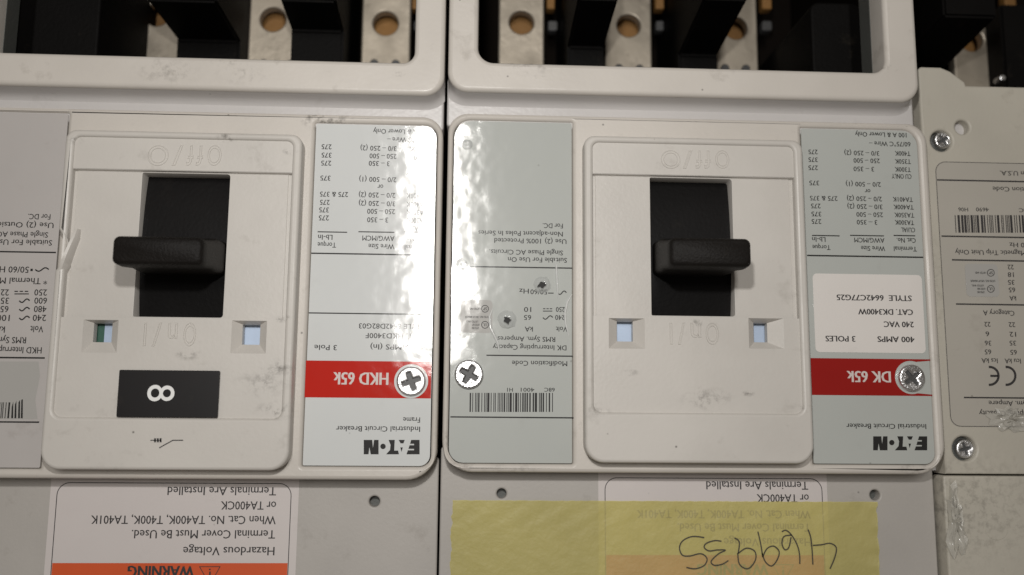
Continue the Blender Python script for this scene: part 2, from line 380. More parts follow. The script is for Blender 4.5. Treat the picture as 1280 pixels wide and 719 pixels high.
def bezel(th, out4, in4, step1, step2, slot4, wins, broken=False):
    bm = bmesh.new()
    o_ = quad(*out4, ZB); i_ = quad(*in4, ZB)
    ri = (0.0022, 0.0022, 0.0018, 0.0018)
    outer = rr(o_, (0.0052, 0.0052, 0.003, 0.003), 8)
    hole = rr(i_, ri, 6)
    if broken:   # left rim is snapped: the outline steps in
        xl = o_[0]; yA = W(75, 288, ZB)[1]; yB = W(75, 338, ZB)[1]
        rim_in = i_[0]
        k = [p for p in outer]
        # outer runs ccw from bottom-left; last points are the top-left corner, so append the broken edge going down
        outer = k + [(xl + .0001, yA + .0004), (xl + .0012, yA - .0012), (xl + .0022, yA - .0030), (xl + .0026, (yA + yB) / 2 + .001), (xl + .0020, yB + .0030), (xl + .0008, yB + .0010), (xl, yB)]
    plate_bm(bm, outer, [hole], ZB, 0.0052, 0.0009, 4)
    y1 = W(step1[0], step1[1], ZB - .0007)[1]; y2 = W(step2[0], step2[1], ZB - .0007)[1]
    m = 0.0006
    # upper band
    plate_bm(bm, rr((i_[0] - m, y1, i_[2] + m, i_[3] + m), 0.0001, 1), [], ZB - .0008, .004, 0.00025, 2)
    # middle field with the slot
    sl = quad(*slot4, ZB - .002)
    plate_bm(bm, rr((i_[0] + .0009, y2 - m, i_[2] - .0012, y1 + m), 0.0001, 1), [rr(sl, (0.0004, 0.0008, 0.0008, 0.0004), 4)], ZB - .0021, .0055, 0.0001, 2)
    plate_bm(bm, rr((i_[0] - m, y2 - m, i_[2] + m, y1 + m), 0.0001, 1), [rr((sl[0] - .001, sl[1] - .001, sl[2] + .001, sl[3] + .001), 0.0005, 3)], ZB - .0024, .003, 0, 1)
    # lower field with the two square windows
    big = []; small = []
    for (bx4, sm4) in wins:
        big.append(quad(*bx4, ZB - .0008)); small.append(quad(*sm4, ZB - .0030))
    plate_bm(bm, rr((i_[0] - m, i_[1] - m, i_[2] + m, y2), 0.0001, 1), [rr(b, 0.0001, 1) for b in big], ZB - .0008, .0002, 0, 1)
    for b, s in zip(big, small):
        B_ = [bm.verts.new((x, y, ZB - .0008)) for x, y in ((b[0], b[1]), (b[2], b[1]), (b[2], b[3]), (b[0], b[3]))]
        S_ = [bm.verts.new((x, y, ZB - .0030)) for x, y in ((s[0], s[1]), (s[2], s[1]), (s[2], s[3]), (s[0], s[3]))]
        D_ = [bm.verts.new((v.co.x, v.co.y, ZB - .0052)) for v in S_]
        for i in range(4):
            j = (i + 1) % 4
            bm.faces.new((B_[i], B_[j], S_[j], S_[i])); bm.faces.new((S_[i], S_[j], D_[j], D_[i]))
    bz = th.part('bezel', bm, M['bezel'])
    # what shows through the windows
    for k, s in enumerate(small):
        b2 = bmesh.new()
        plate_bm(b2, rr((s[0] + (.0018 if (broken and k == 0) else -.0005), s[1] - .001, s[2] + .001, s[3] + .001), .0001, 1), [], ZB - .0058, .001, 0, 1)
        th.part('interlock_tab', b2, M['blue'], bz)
    if broken:
        s = small[0]; b2 = bmesh.new()
        plate_bm(b2, rr((s[0] - .001, s[1] - .001, s[0] + .0017, s[3] + .001), .0001, 1), [], ZB - .0060, .001, 0, 1)
        th.part('inner_tab', b2, M['green'], bz)
    return bz, sl, i_
def toggle(th, sl, tip4, zt=0.024):
    # slider: a cylinder segment closing the slot
    bm = bmesh.new(); x0, y0, x1, y1 = sl[0] - .003, sl[1] - .004, sl[2] + .003, sl[3] + .004
    K = 14; top = []
    for i in range(K + 1):
        y = y0 + (y1 - y0) * i / K; t = (i / K - .5) * 2; z = 0.0002 - 0.003 * t * t
        top.append((bm.verts.new((x0, y, z)), bm.verts.new((x1, y, z))))
    for a, b in zip(top, top[1:]): bm.faces.new((a[0], a[1], b[1], b[0])).smooth = True
    ym = y1 - (y1 - y0) * .40
    sd = th.part('slider', bm, M['slider'])
    t = quad(*tip4, zt); cx, cy = (t[0] + t[2]) / 2, (t[1] + t[3]) / 2; hw, hh = (t[2] - t[0]) / 2, (t[3] - t[1]) / 2
    bm = bmesh.new(); r = .0016; yb = W((tip4[0][0] + tip4[1][0]) / 2, (tip4[0][1] + tip4[2][1]) / 2 + 7, .003)[1]; dy = yb - cy
    loft(bm, [(cx, cy + dy, hw * .985, hh + .0012, r, -.002), (cx, cy + dy * .7, hw * .985, hh + .0010, r, .0085),
              (cx, cy + dy * .5, hw * .99, hh + .0004, r, .0125), (cx, cy, hw, hh + .0001, r, zt - .0045), (cx, cy, hw, hh, r, zt - .0012), (cx, cy, hw - .0003, hh - .0003, r, zt - .0005), (cx, cy, hw - .0010, hh - .0010, r, zt)], 6)
    return th.part('toggle_handle', bm, M['handle'])
def fin(th, x0, x1, prof, z0=-0.085, mat_='black', name='phase_barrier'):
    """wall between poles: prof is its (y, z) top edge from front to back"""
    bm = bmesh.new(); pts = [(prof[0][0], z0)] + list(prof) + [(prof[-1][0], z0)]
    A = [bm.verts.new((x0, y, z)) for y, z in pts]; B = [bm.verts.new((x1, y, z)) for y, z in pts]; N = len(pts)
    bm.faces.new(A[::-1]); bm.faces.new(B)
    for i in range(N): j = (i + 1) % N; bm.faces.new((A[i], A[j], B[j], B[i]))
    bmesh.ops.recalc_face_normals(bm, faces=bm.faces)
    bmesh.ops.bevel(bm, geom=[e for e in bm.edges if max(v.co.z for v in e.verts) > z0 + .01], offset=.0008, segments=2, affect='EDGES')
    return th.part(name, bm, M[mat_])
ZT = -0.060
def terminal(th, x0p, x1p, yb, hx, hy, hr, z=ZT, ytop=-90):
    a = W(x0p, yb, z); b = W(x1p, yb, z); t = W(x0p, ytop, z)
    y0 = a[1] - .004; bm = bmesh.new(); c = W(hx, hy, z); r = hr / F * (H - z)
    hole = [(c[0] + r * cos(2 * pi * i / 32), c[1] + r * sin(2 * pi * i / 32)) for i in range(32)]
    plate_bm(bm, rr((a[0], y0, b[0], t[1]), .0008, 3), [hole], z, .004, .0006)
    o = th.part('terminal', bm, M['tin'])
    bm = bmesh.new(); plate_bm(bm, [(c[0] + 1.25 * r * cos(2 * pi * i / 24), c[1] + 1.25 * r * sin(2 * pi * i / 24)) for i in range(24)], [], z - .007, .002, 0)
    th.part('terminal_nut', bm, M['copper'], o)
    # shoulder screws at the root of the terminal
    bm = bmesh.new()
    for k in (.28, .72):
        x = a[0] + (b[0] - a[0]) * k; y = a[1] - .0006
        plate_bm(bm, [(x + .0016 * cos(2 * pi * i / 14), y + .0016 * sin(2 * pi * i / 14)) for i in range(14)], [], z + .0012, .002, .0003)
    th.part('rivet', bm, M['recess'], o, kind=None)
    u = W(x1p + 3, 14, z - .008); v_ = W(x1p + 13, -40, z - .008); bm = bmesh.new(); plate_bm(bm, rr((u[0], u[1], v_[0], v_[1]), .0004, 2), [], z - .006, .004, .0004); th.part('copper_strap', bm, M['copper'], o)
    u = W(x1p + 5, 38, z - .012); v_ = W(x1p + 17, 26, z - .012); bm = bmesh.new(); plate_bm(bm, rr((u[0], u[1], v_[0], v_[1]), .0008, 3), [], z - .012, .004, .0004); th.part('clamp_block', bm, M['recess'], o)
    return o

# ================================================================== the bench under everything
bm = bmesh.new(); box_bm(bm, -.6, .6, -.5, .6, BASE - .03, BASE)
bo = grow('bench_top', bm, M['bench']); bo['kind'] = 'structure'; bo['label'] = 'dark bench top under the breakers'

RULE = 1.6
# ================================================================== breaker in the middle (red stripe DK 65k)
B = Thing('circuit_breaker', 'middle light grey circuit breaker with DK 65k red stripe and plain bezel', 'circuit breaker', (*W(860, 370, BASE), BASE), 'circuit breakers side by side on the bench')
fo = quad((558.5, 143), (1161, 152), (1181, 592), (554, 592), ZF)
lb = quad((567, 151), (715, 151), (717, 580), (560, 580), ZF)
rb = quad((1002, 159), (1150, 163), (1168, 582), (1016, 580), ZF)
wh = [rr(quad((a - 4, 399), (b + 4, 399), (b + 4, 431), (a - 4, 431), ZF), .0001, 1) for a, b in ((771, 791), (942, 959))]
slh = rr(quad((810, 220), (917, 222), (921, 398), (813, 396), .003), .0008, 3)
face = B.plate('front_cover', rr(fo, (.0085, .0085, .006, .006), 9), [slh, *wh, rr(lb, (.004, .0004, .0004, .005), 6), rr(rb, (.0004, .003, .0046, .0004), 6)], ZF, .0085, .0011, M['plastic'])
B.plate('label_pocket', rr((fo[0] + .002, fo[1] + .002, fo[2] - .002, fo[3] - .002), .005), [slh], ZF - .0012, .002, 0, M['pocket'], face)
g = .00022
def ins(r_, g_=g): return (r_[0] + g_, r_[1] + g_, r_[2] - g_, r_[3] - g_)
zl = ZF - .0005
LL = B.plate('label', rr(ins(lb), (.004, .0004, .0004, .005), 6), [], zl, .0005, 0, M['labelg'], label='grey green ratings label with barcode and wrinkled clear film')
LR = B.plate('label', rr(ins(rb), (.0004, .003, .0046, .0004), 6), [], zl, .0005, 0, M['labelg'], label='grey green wire size label with red stripe')
z1 = zl + E_; bm = bmesh.new(); c6 = 6.0
for s, a, b, y in (('For DC.', 678.5, 703.5, 282.4), ('Non-adjacent Poles In Series', 598, 703.5, 292), ('Use (2) 100% Protected', 618, 708, 301.4), ('Single Phase AC Circuits.', 611.8, 703.6, 315.6), ('Suitable For Use On', 635, 708.6, 325),
                   ('Hz', 649, 661, 364), ('50/60', 663, 684, 365), ('10', 655, 664, 387), ('250', 695, 706, 387), ('65', 655, 664, 397), ('240', 694, 706, 397), ('kA', 656, 666, 411.6), ('Volt', 695, 709, 411.6),
                   ('RMS Sym. Amperes', 622, 694, 424), ('DK Interrupting Capacity', 616, 708, 434.5), ('Modification Code', 640, 709, 454.4)):
    put_text(bm, s, a, b, y, c6, z1)
for s, a, b in (('68C', 680.5, 693.4), ('4001', 651, 668), ('H1', 634, 641)): put_text(bm, s, a, b, 487.3, 4.6, z1)
wavy(bm, 697, 708, 366, z1); put_line(bm, [(685, 366.5), (692, 366.5)], 1.2, z1); wavy(bm, 678.6, 691, 397, z1)
put_line(bm, [(678.6, 389), (690.5, 389)], 1.1, z1)
for k in range(3): put_line(bm, [(678.8 + 4.2 * k, 386), (681.8 + 4.2 * k, 386)], 1.1, z1)
put_rect(bm, 574, 333.4, 715.5, 335, z1); put_rect(bm, 608, 444, 716, 445.6, z1); put_rect(bm, 563, 521, 717, 522.7, z1)
barcode(bm, 587, 693, 491.2, 515, z1, 5)
B.part('printed_text', bm, M['ink'], LL)
def listing_mark(th, x0, y0, x1, y1, z, parent, flipx=False):
    q = quad((x0, y0), (x1, y0), (x1, y1), (x0, y1), z + .00003)
    st = th.plate('listing_sticker', rr(q, .0012, 5), [], z + .00006, .00006, 0, M['stick'], parent)
    bm = bmesh.new(); zz = z + .0001
    w_, h_ = x1 - x0, y1 - y0
    for (cy) in (y0 + h_ * .27, y0 + h_ * .76):
        cx = x0 + w_ * .77
        put_line(bm, circ(cx, cy, 4.3, 20), 0.9, zz, closed=True)
        put_text(bm, 'UL' if cy > (y0 + y1) / 2 else 'SP', cx - 2.3, cx + 2.3, cy, 3.6, zz)
    for (u0, u1, v) in ((.28, .62, .27), (.15, .58, .52), (.60, .90, .52), (.18, .55, .66), (.35, .6, .76), (.35, .58, .86)):
        put_text(bm, 'LISTED IND.' if u1 - u0 < .38 else 'CIRCUIT BREAKER', x0 + w_ * u0, x0 + w_ * u1, y0 + h_ * v, 2.4, zz)
    th.part('printed_text', bm, M['inkd'], st)
listing_mark(B, 575.5, 375, 615.5, 416, zl, LL)
# right label
bm = bmesh.new()
for s, a, b, y in (('100 A & Lower Only', 1069, 1133, 168.5), ('60/75°C Wire –', 1086.5, 1138, 180), ('T400K', 1118.7, 1138, 192), ('3/0 – 250 (2)', 1055.5, 1099, 191.5), ('275', 1010.6, 1022, 190),
                   ('T350K', 1118.7, 1138.5, 202), ('250 – 500', 1067, 1099.7, 201), ('375', 1010.6, 1022, 199.7), ('T300K', 1118.7, 1138.5, 212), ('3 – 350', 1067, 1092.5, 211.4), ('275', 1010.6, 1022.3, 209.8),
                   ('CU ONLY', 1114.7, 1139.3, 220.6), ('2/0 – 500 (1)', 1057.4, 1101, 230.4), ('375', 1011.7, 1023.8, 228.8), ('or', 1081, 1088, 239.4), ('TA401K', 1116, 1141, 249.4), ('2/0 – 250 (2)', 1058.7, 1102.3, 248.6), ('275 & 375', 1012.5, 1046.8, 248),
                   ('TA400K', 1117, 1142, 259), ('3/0 – 250 (2)', 1059.3, 1103, 258.4), ('275', 1013.8, 1025.7, 257.6), ('TA350K', 1118, 1142.7, 269), ('250 – 500', 1070.6, 1103.6, 268.4), ('375', 1014.3, 1026.5, 267.6),
                   ('TA300K', 1118.7, 1142.5, 278.3), ('3 – 350', 1071, 1096.5, 278), ('275', 1014.6, 1026.5, 277), ('CU/AL', 1126.6, 1143.8, 287.5), ('Cat. No.', 1121, 1144.6, 300.6), ('AWG/MCM', 1068, 1105.5, 300.4), ('Lb-In', 1015.2, 1031.8, 299.4),
                   ('Terminal', 1117.4, 1146, 311.3), ('Wire Size', 1076.4, 1106.3, 310.7), ('Torque', 1015.6, 1038, 309.4), ('Industrial Circuit Breaker', 1058, 1157.7, 533)):
    put_text(bm, s, a, b, y, 6.0, z1)
for a, b in ((1117, 1144), (1062.7, 1105), (1015, 1049.5)): put_rect(bm, a, 294, b, 295.3, z1)
put_rect(bm, 1009, 319.7, 1154, 321.5, z1)
maker_mark(bm, 1091.5, 1159, 545.5, 563, z1)
B.part('printed_text', bm, M['ink'], LR)
bm = bmesh.new()
a = quad((1014, 448.5), (1163, 448.5), (1165, 494.5), (1014, 494.5), z1)
cx, cy = W(1139, 472, z1); R_ = 23 / F * H
top_y, bot_y = a[3], a[1]
# the stripe is notched round the screw: build it as two pieces, above and below plus the left run
xn = cx - R_ * .86
pts = [(a[0], bot_y), (a[2], bot_y), (a[2], bot_y + .0004)]
arc = [(cx + R_ * .92 * cos(t), cy + R_ * .92 * sin(t)) for t in [radians(-70 - i * 220 / 20) for i in range(21)]]
pts += arc + [(a[2], top_y - .0004), (a[2], top_y), (a[0], top_y)]
vs = [bm.verts.new((x, y, z1)) for x, y in pts]
for t in tessellate_polygon([[v.co for v in vs]]):
    f = bm.faces.new([vs[i] for i in t]); f.normal_update()
    if f.normal.z < 0: f.normal_flip()
B.part('red_stripe', bm, M['red2'], LR)
bm = bmesh.new(); put_text(bm, 'DK 65k', 1059, 1113, 471, 13.5, z1 + E_, bold=.06); B.part('stripe_text', bm, M['pink'], LR)
q = quad((1017.5, 343), (1151, 343), (1158, 441), (1017.5, 441), z1)
st = B.plate('sticker', rr(q, .0013, 5), [], z1 + .00006, .0001, 0, M['white'], LR, 'white rating sticker above the red stripe')
bm = bmesh.new(); zz = z1 + .0001
for s, a, b, y in (('STYLE  6642C77G25', 1046, 1139.4, 372.4), ('CAT. DK3400W', 1073, 1141, 390), ('240 VAC', 1105, 1142, 405.6), ('400 AMPS', 1097, 1143, 424.3), ('3 POLES', 1032, 1069, 423.5)):
    put_text(bm, s, a, b, y, 7.0, zz, bold=.06)
B.part('printed_text', bm, M['inkd'], st)
screw(B, 586.2, 468, 18, ZF, 62); screw(B, 1139, 472.5, 17, ZF, 38)

win = lambda bx, by, sx, sy: ((((bx[0], by[0]), (bx[1], by[0]), (bx[1], by[1]), (bx[0], by[1]))), (((sx[0], sy[0]), (sx[1], sy[0]), (sx[1], sy[1]), (sx[0], sy[1]))))
bz, sl, inn = bezel(B, ((733, 168), (1002, 176), (1020, 580), (729, 579)), ((741, 177), (991, 183), (1006, 517), (743, 516)), (860, 220), (860, 396.5),
                ((812, 222), (915, 224), (919, 396), (815, 394)),
                [win((761, 806), (398, 436), (771, 791), (402, 427)), win((936, 980), (398, 436), (942, 959), (404, 428))])
emboss(B, (('O', 826, 851), ('/', 853, 866), ('f', 869, 878), ('f', 880, 889), ('O', 894, 912)), 199, 23, ZB - .0008, bz); emboss(B, (('I', 837, 841), ('/', 847, 857), ('n', 863, 877), ('O', 882, 899)), 417, 26, ZB - .0008, bz)
toggle(B, sl, ((838, 297), (940, 297), (940, 333), (838, 333)))
# terminal collar
co = quad((559, -60), (1147, -60), (1149, 127), (559, 113), ZC); co = (W(560.5, 60, ZC)[0], W(850, 120, ZC)[1], W(1147, 60, ZC)[0], W(850, -330, ZC)[1])
wi = (W(598, 50, ZC)[0], W(850, 83.5, ZC)[1], W(1106, 50, ZC)[0], co[3] - .009)
bm = bmesh.new(); plate_bm(bm, rr(co, (.0058, .0058, .004, .004), 9), [rr(wi, (.0045, .004, .004, .004), 8)], ZC, .0085, .0013, 4)
coll = B.part('terminal_collar', bm, M['plastic'])
bd = (W(557.5, 130)[0] + .0003, fo[3] - .004, W(1143, 130)[0], co[1] + .0065)
B.plate('cover_band', rr(bd, .001, 3), [], ZF - .0009, .008, .0006, M['band'])
# chamfer foot under the collar lip
def foot(th, co, z0=-.0009):
    bm = bmesh.new(); a = rr(co, (.0058, .0058, .004, .004), 9); b = [(x, y) for x, y in inset(a, -.0016)]
    lo, hi = co[0], co[2]
    A = [bm.verts.new((x, y, ZC - .0014)) for x, y in inset(a, -.00003)]; K = []
    for (t, dz) in ((.06, .30), (.16, .60), (.40, .85), (1, 1)):
        K.append([bm.verts.new((min(max(x, lo), hi), y, ZC - .0016 + (z0 - ZC + .0016) * dz)) for x, y in inset(a, -.0022 * t)])
    R = [A] + K; N = len(a)
    for p, q_ in zip(R, R[1:]):
        for i in range(N): bm.faces.new((p[i], q_[i], q_[(i + 1) % N], p[(i + 1) % N])).smooth = True
    th.part('collar_fillet', bm, M['band'])
foot(B, co)
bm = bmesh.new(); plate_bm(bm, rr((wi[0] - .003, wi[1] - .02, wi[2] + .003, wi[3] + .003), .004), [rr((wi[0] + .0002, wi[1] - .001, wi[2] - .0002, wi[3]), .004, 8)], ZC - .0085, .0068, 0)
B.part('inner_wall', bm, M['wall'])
# body block behind everything
def block(th, x0, x1, y0, ysill, y1):
    bm = bmesh.new(); box_bm(bm, x0, x1, y0, ysill, BASE, -.0125); box_bm(bm, x0, x0 + .0025, ysill, y1, BASE, -.0245)
    box_bm(bm, x1 - .0025, x1, ysill, y1, BASE, -.0245); box_bm(bm, x0 + .0025, x1 - .0025, ysill, y1, BASE, -.0850)
    th.part('housing', bm, M['body'])
xr = co[2] - .0008
block(B, co[0] + .0006, xr, W(860, 790, ZL)[1], wi[1] - .0005, wi[3] + .004)
for (a, b, hx, hy, hr) in ((623, 680, 652, 28, 16), (757, 815, 786, 32, 15.5), (889, 948, 920, 35, 15.5)):
    terminal(B, a, b, 84, hx, hy, hr)
x_ = W(750, 70, -.052)[0]; p = [WX(750, 78, x_), WX(758, 50, x_), WX(773, 0, x_)]
def wallprof(pts, x0, yb):
    pr = [WX(a, b, x0) for a, b in pts]
    return [(yb, pr[0][1] - .002)] + pr + [(wi[3], pr[-1][1] + (wi[3] - pr[-1][0]) * .6 if pr[-1][1] < -.02 else pr[-1][1])]
def rise(x0, a, b, yb, yend, zmax=-.004):
    """top edge through two picked points on plane x0, then level"""
    (ya, za), (yb2, zb) = WX(*a, x0), WX(*b, x0)
    zb = min(zb, zmax)
    return [(yb, za - .001), (ya, za), (yb2, zb), (yend, zb)]
fin(B, W(706, 70, -.052)[0], x_, rise(x_, (755, 60), (773, 0), wi[1] - .004, wi[3]))
x_ = W(893, 76, -.052)[0]; fin(B, W(845, 76, -.052)[0], x_, rise(x_, (897, 70), (935, 0), wi[1] - .004, wi[3]))
xq = W(1078, 60, -.020)[0]; yq = W(1070, 4, -.020)[1]
bm = bmesh.new(); plate_bm(bm, rr((W(1000, 60, -.030)[0], wi[1] - .006, xq, yq), (.0005, .0005, .003, .003), 6), [], -.020, .060, .0008)
B.part('phase_barrier', bm, M['black'])
# lower cover with paper label
lx0, lx1 = W(549.5, 660, ZL)[0], W(1170, 660, ZL)[0]; ly1 = W(860, 560, ZL)[1]; ly0 = W(860, 790, ZL)[1]
def ring(px, py, r, z):
    x, y = W(px, py, z); r = r / F * (H - z); return [(x + r * cos(2 * pi * i / 24), y + r * sin(2 * pi * i / 24)) for i in range(24)]
B.plate('lower_cover', rr((lx0, ly0, lx1, ly1), .001, 3), [ring(627, 617, 6, ZL), ring(1094, 619, 6.5, ZL)], ZL, .0034, .0005, M['lower'])
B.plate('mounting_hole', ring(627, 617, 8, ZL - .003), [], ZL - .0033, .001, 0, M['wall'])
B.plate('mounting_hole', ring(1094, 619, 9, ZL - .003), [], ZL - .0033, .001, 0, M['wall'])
def warn_label(th, x0, x1, bx0, bx1, ytop, yb, rows, yo, warn, dz=0):
    z = ZL + .0001
    q = (W(x0, 640, z)[0], W(860, 775, z)[1], W(x1, 640, z)[0], W((x0 + x1) / 2, ytop - 8, z)[1])
    pl = th.plate('warning_label', rr(q, .0003, 2), [], z, .0001, 0, M['paper'], label='white printed warning label with orange band')
    bm = bmesh.new(); zz = z + E_
    a = (W(bx0, 640, zz)[0], W(860, 770, zz)[1], W(bx1, 640, zz)[0], W((bx0 + bx1) / 2, yb, zz)[1])
    o_ = rr(a, (.0002, .0002, .0035, .0035), 8); i_ = inset(o_, .00022); N = len(o_)
    O = [bm.verts.new((x, y, zz)) for x, y in o_]; I = [bm.verts.new((x, y, zz)) for x, y in i_]
    for i in range(N): bm.faces.new((O[i], O[(i + 1) % N], I[(i + 1) % N], I[i]))
    for s, u, v, y in rows: put_text(bm, s, u, v, y, 9.4, zz)
    th.part('printed_text', bm, M['inkd'], pl)
    bm = bmesh.new(); o2 = (a[0] + .0003, a[1], a[2] - .0003, W((bx0 + bx1) / 2, yo, zz)[1])
    bm.faces.new([bm.verts.new((x, y, zz)) for x, y in ((o2[0], o2[1]), (o2[2], o2[1]), (o2[2], o2[3]), (o2[0], o2[3]))])
    ob = th.part('orange_band', bm, M['orange'], pl)
    if warn:
        bm = bmesh.new(); put_text(bm, 'WARNING', warn[0], warn[1], warn[2], 12.5, zz + E_, bold=.07)
        put_line(bm, [(warn[3], warn[2] - 6), (warn[4], warn[2] - 6), ((warn[3] + warn[4]) / 2, warn[2] + 17)], 1.7, zz + E_, closed=True)
        m_ = (warn[3] + warn[4]) / 2; put_rect(bm, m_ - 1, warn[2], m_ + 1, warn[2] + 9, zz + E_); put_rect(bm, m_ - 1, warn[2] - 3.6, m_ + 1, warn[2] - 1.6, zz + E_)
        th.part('band_text', bm, M['inkd'], pl)
    return pl
rowsB = [('Terminals Are Installed', 883, 1010, 607), ('or TA400CK', 946, 1011, 623), ('When Cat. No. TA400K, T400K, TA401K', 796, 1013, 643), ('Terminal Cover Must Be Used.', 847, 1013, 659.5), ('Hazardous Voltage', 905, 1014, 678)]
warn_label(B, 748, 1035, 756, 1029, 596, 597.5, rowsB, 694, (872, 960, 712, 966, 992))

# film damage on the left label: lifted blisters with a dark puncture, and raised creases
def blister(th, px, py, rpx, parent, h=.0014, punct=True, seed=1):
    rnd = random.Random(seed); x, y = W(px, py, zl); r = rpx / F * H; bm = bmesh.new(); rings = []
    for k in range(6):
        t = k / 5; rr_ = r * t; z = zl + .00015 + h * (cos(t * pi / 2) ** 1.0) * (1 - .75 * math.exp(-(t * 3.2) ** 2))
        rings.append([bm.verts.new((x + rr_ * cos(a) * rnd.uniform(.9, 1.1), y + rr_ * sin(a) * rnd.uniform(.9, 1.1), z + (rnd.uniform(-1, 1) * h * .10 if 0 < k < 5 else 0))) for a in [2 * pi * i / 18 for i in range(18)]] if k else [bm.verts.new((x, y, z))])
    for i in range(18): bm.faces.new((rings[0][0], rings[1][i], rings[1][(i + 1) % 18])).smooth = True
    for a, b in zip(rings[1:], rings[2:]):
        for i in range(18): bm.faces.new((a[i], b[i], b[(i + 1) % 18], a[(i + 1) % 18])).smooth = True
    o = th.part('film_blister', bm, M['blister'], parent)
    if punct:
        bm = bmesh.new(); zz = zl + .00150
        pts = []
        for i in range(14):
            a = 2 * pi * i / 14; q_ = rpx * (.42 if i % 3 else .62) * rnd.uniform(.6, 1.15) ; pts.append((px + q_ * cos(a), py + q_ * .75 * sin(a)))
        put_poly(bm, pts, zz); th.part('puncture', bm, M['hole'], parent)
def crease(th, pts, wpx, parent, h=.0008):
    pp = [Vector(W(x, y, zl)) for x, y in pts]; bm = bmesh.new(); rows = []; k = wpx / F * H / 2; N = len(pp)
    for i, p_ in enumerate(pp):
        a = pp[max(i - 1, 0)]; b = pp[min(i + 1, N - 1)]; d = (b - a).normalized(); nn = Vector((-d.y, d.x)); t = sin(pi * i / (N - 1)) ** .6 if 0 < i < N - 1 else 0
        rows.append([bm.verts.new((*(p_ + nn * k * s_ * (.3 + .7 * t)), zl + .0001 + h * t * (1 - s_ * s_))) for s_ in (-1, -.6, -.2, .2, .6, 1)])
    for a, b in zip(rows, rows[1:]):
        for i in range(5): bm.faces.new((a[i], b[i], b[i + 1], a[i + 1])).smooth = True
    bmesh.ops.recalc_face_normals(bm, faces=bm.faces)
    th.part('film_crease', bm, M['crease'], parent)
blister(B, 634, 400, 12, LL, seed=3); blister(B, 678, 356, 11, LL, seed=5)
crease(B, [(694, 322), (695.5, 335), (696, 348), (696.5, 360), (698, 374)], 3.0, LL)
crease(B, [(715, 368), (709, 378), (706, 392), (707, 405), (711, 420)], 3.5, LL)
crease(B, [(616, 386), (612, 396), (613, 410), (622, 428), (624, 440)], 4, LL)
blister(B, 584, 181, 7, LL, h=.0004, punct=False, seed=8)
blister(B, 577, 331, 8, LL, h=.0005, punct=False, seed=9)

# ================================================================== breaker on the left (HKD 65k)
A = Thing('circuit_breaker', 'left light grey circuit breaker with HKD 65k red stripe and black number 8 tag', 'circuit breaker', (*W(255, 370, BASE), BASE), 'circuit breakers side by side on the bench')
xE, xE2 = W(554, 130)[0] - .0006, W(549, 580)[0] - .0004
fo = (xE - .1385, W(300, 599.5)[1], (xE + xE2) / 2 + .0002, W(300, 140)[1])
lb = (fo[0] + .003, W(40, 586)[1], (W(86, 145)[0] + W(49, 585)[0]) / 2, W(40, 140)[1])
rb = quad((393.3, 152), (545, 158), (540, 584), (378, 583), ZF)
wh = [rr(quad((a - 4, 400), (b + 4, 400), (b + 4, 434), (a - 4, 434), ZF), .0001, 1) for a, b in ((117, 141), (302, 325))]
slh = rr(quad((176, 214), (290, 216), (280, 399), (164, 398), .003), .0008, 3)
face = A.plate('front_cover', rr(fo, (.0085, .0085, .006, .006), 9), [slh, *wh, rr(lb, (.004, .0004, .0004, .0046), 6), rr(rb, (.0004, .003, .0036, .0004), 6)], ZF, .0085, .0011, M['plastic'])
A.plate('label_pocket', rr((fo[0] + .002, fo[1] + .002, fo[2] - .002, fo[3] - .002), .005), [slh], ZF - .0012, .002, 0, M['pocket'], face)
LL = A.plate('label', rr(ins(lb), (.004, .0004, .0004, .0046), 6), [], zl, .0005, 0, M['labell'], label='grey ratings label with torn barcode')
LR = A.plate('label', rr(ins(rb), (.0004, .003, .0036, .0004), 6), [], zl, .0005, 0, M['labelw'], label='pale wire size label with red stripe under shiny film')
bm = bmesh.new()
for s, a, b, y in (('100 A & Lower Only', 466.5, 535, 164.8), ('60/75°C Wire –', 484, 537, 175), ('275', 402, 414.4, 183.6), ('375', 402, 414.4, 194), ('275', 401.5, 414, 204), ('3/0 – 250 (2)', 450.6, 495.5, 185.5), ('250 – 500', 462, 495.5, 195.3), ('3 – 350', 461, 487, 204.5),
                   ('T400K', 512, 533, 187), ('T350K', 512, 533, 197), ('T300K', 512, 533, 207), ('CU ONLY', 508, 534, 216), ('375', 400.5, 413, 222.7), ('2/0 – 500 (1)', 449, 495.5, 224.5), ('or', 472, 479, 233.8), ('275 & 375', 400, 435, 243), ('2/0 – 250 (2)', 448.5, 494, 244),
                   ('TA401K', 508, 534, 245), ('275', 400, 412, 253), ('3/0 – 250 (2)', 448.5, 494, 254.5), ('TA400K', 508, 534, 255.5), ('375', 399, 411, 262.5), ('250 – 500', 459, 493.7, 264.5), ('TA350K', 508, 534, 265.5), ('275', 398.5, 411, 272.5), ('3 – 350', 459, 485, 275), ('TA300K', 508, 534, 276), ('CU/AL', 515, 534, 286),
                   ('Lb-In', 397.7, 415.5, 296.7), ('AWG/MCM', 453, 493, 298), ('Cat. No.', 507, 533, 299), ('Torque', 397, 420, 306.3), ('Wire Size', 460.6, 493, 308.2), ('Terminal', 506, 536, 309.5),
                   ('STYLE 6642D82G03', 448.7, 530, 408), ('CAT. HKD3400F', 457, 530, 420), ('400 AMPS (In)', 463, 531, 434), ('3 Pole', 393, 421, 434.5), ('Frame', 504, 525, 525), ('Industrial Circuit Breaker', 420, 525, 536.3)):
    put_text(bm, s, a, b, y, 6.2, z1)
for a, b in ((397, 434), (448, 493), (505, 535)): put_rect(bm, a, 289.5, b, 290.8, z1)
put_rect(bm, 389, 317, 541, 318.7, z1); put_rect(bm, 386, 391.5, 541, 393, z1)
maker_mark(bm, 454.7, 524.5, 550, 568, z1)
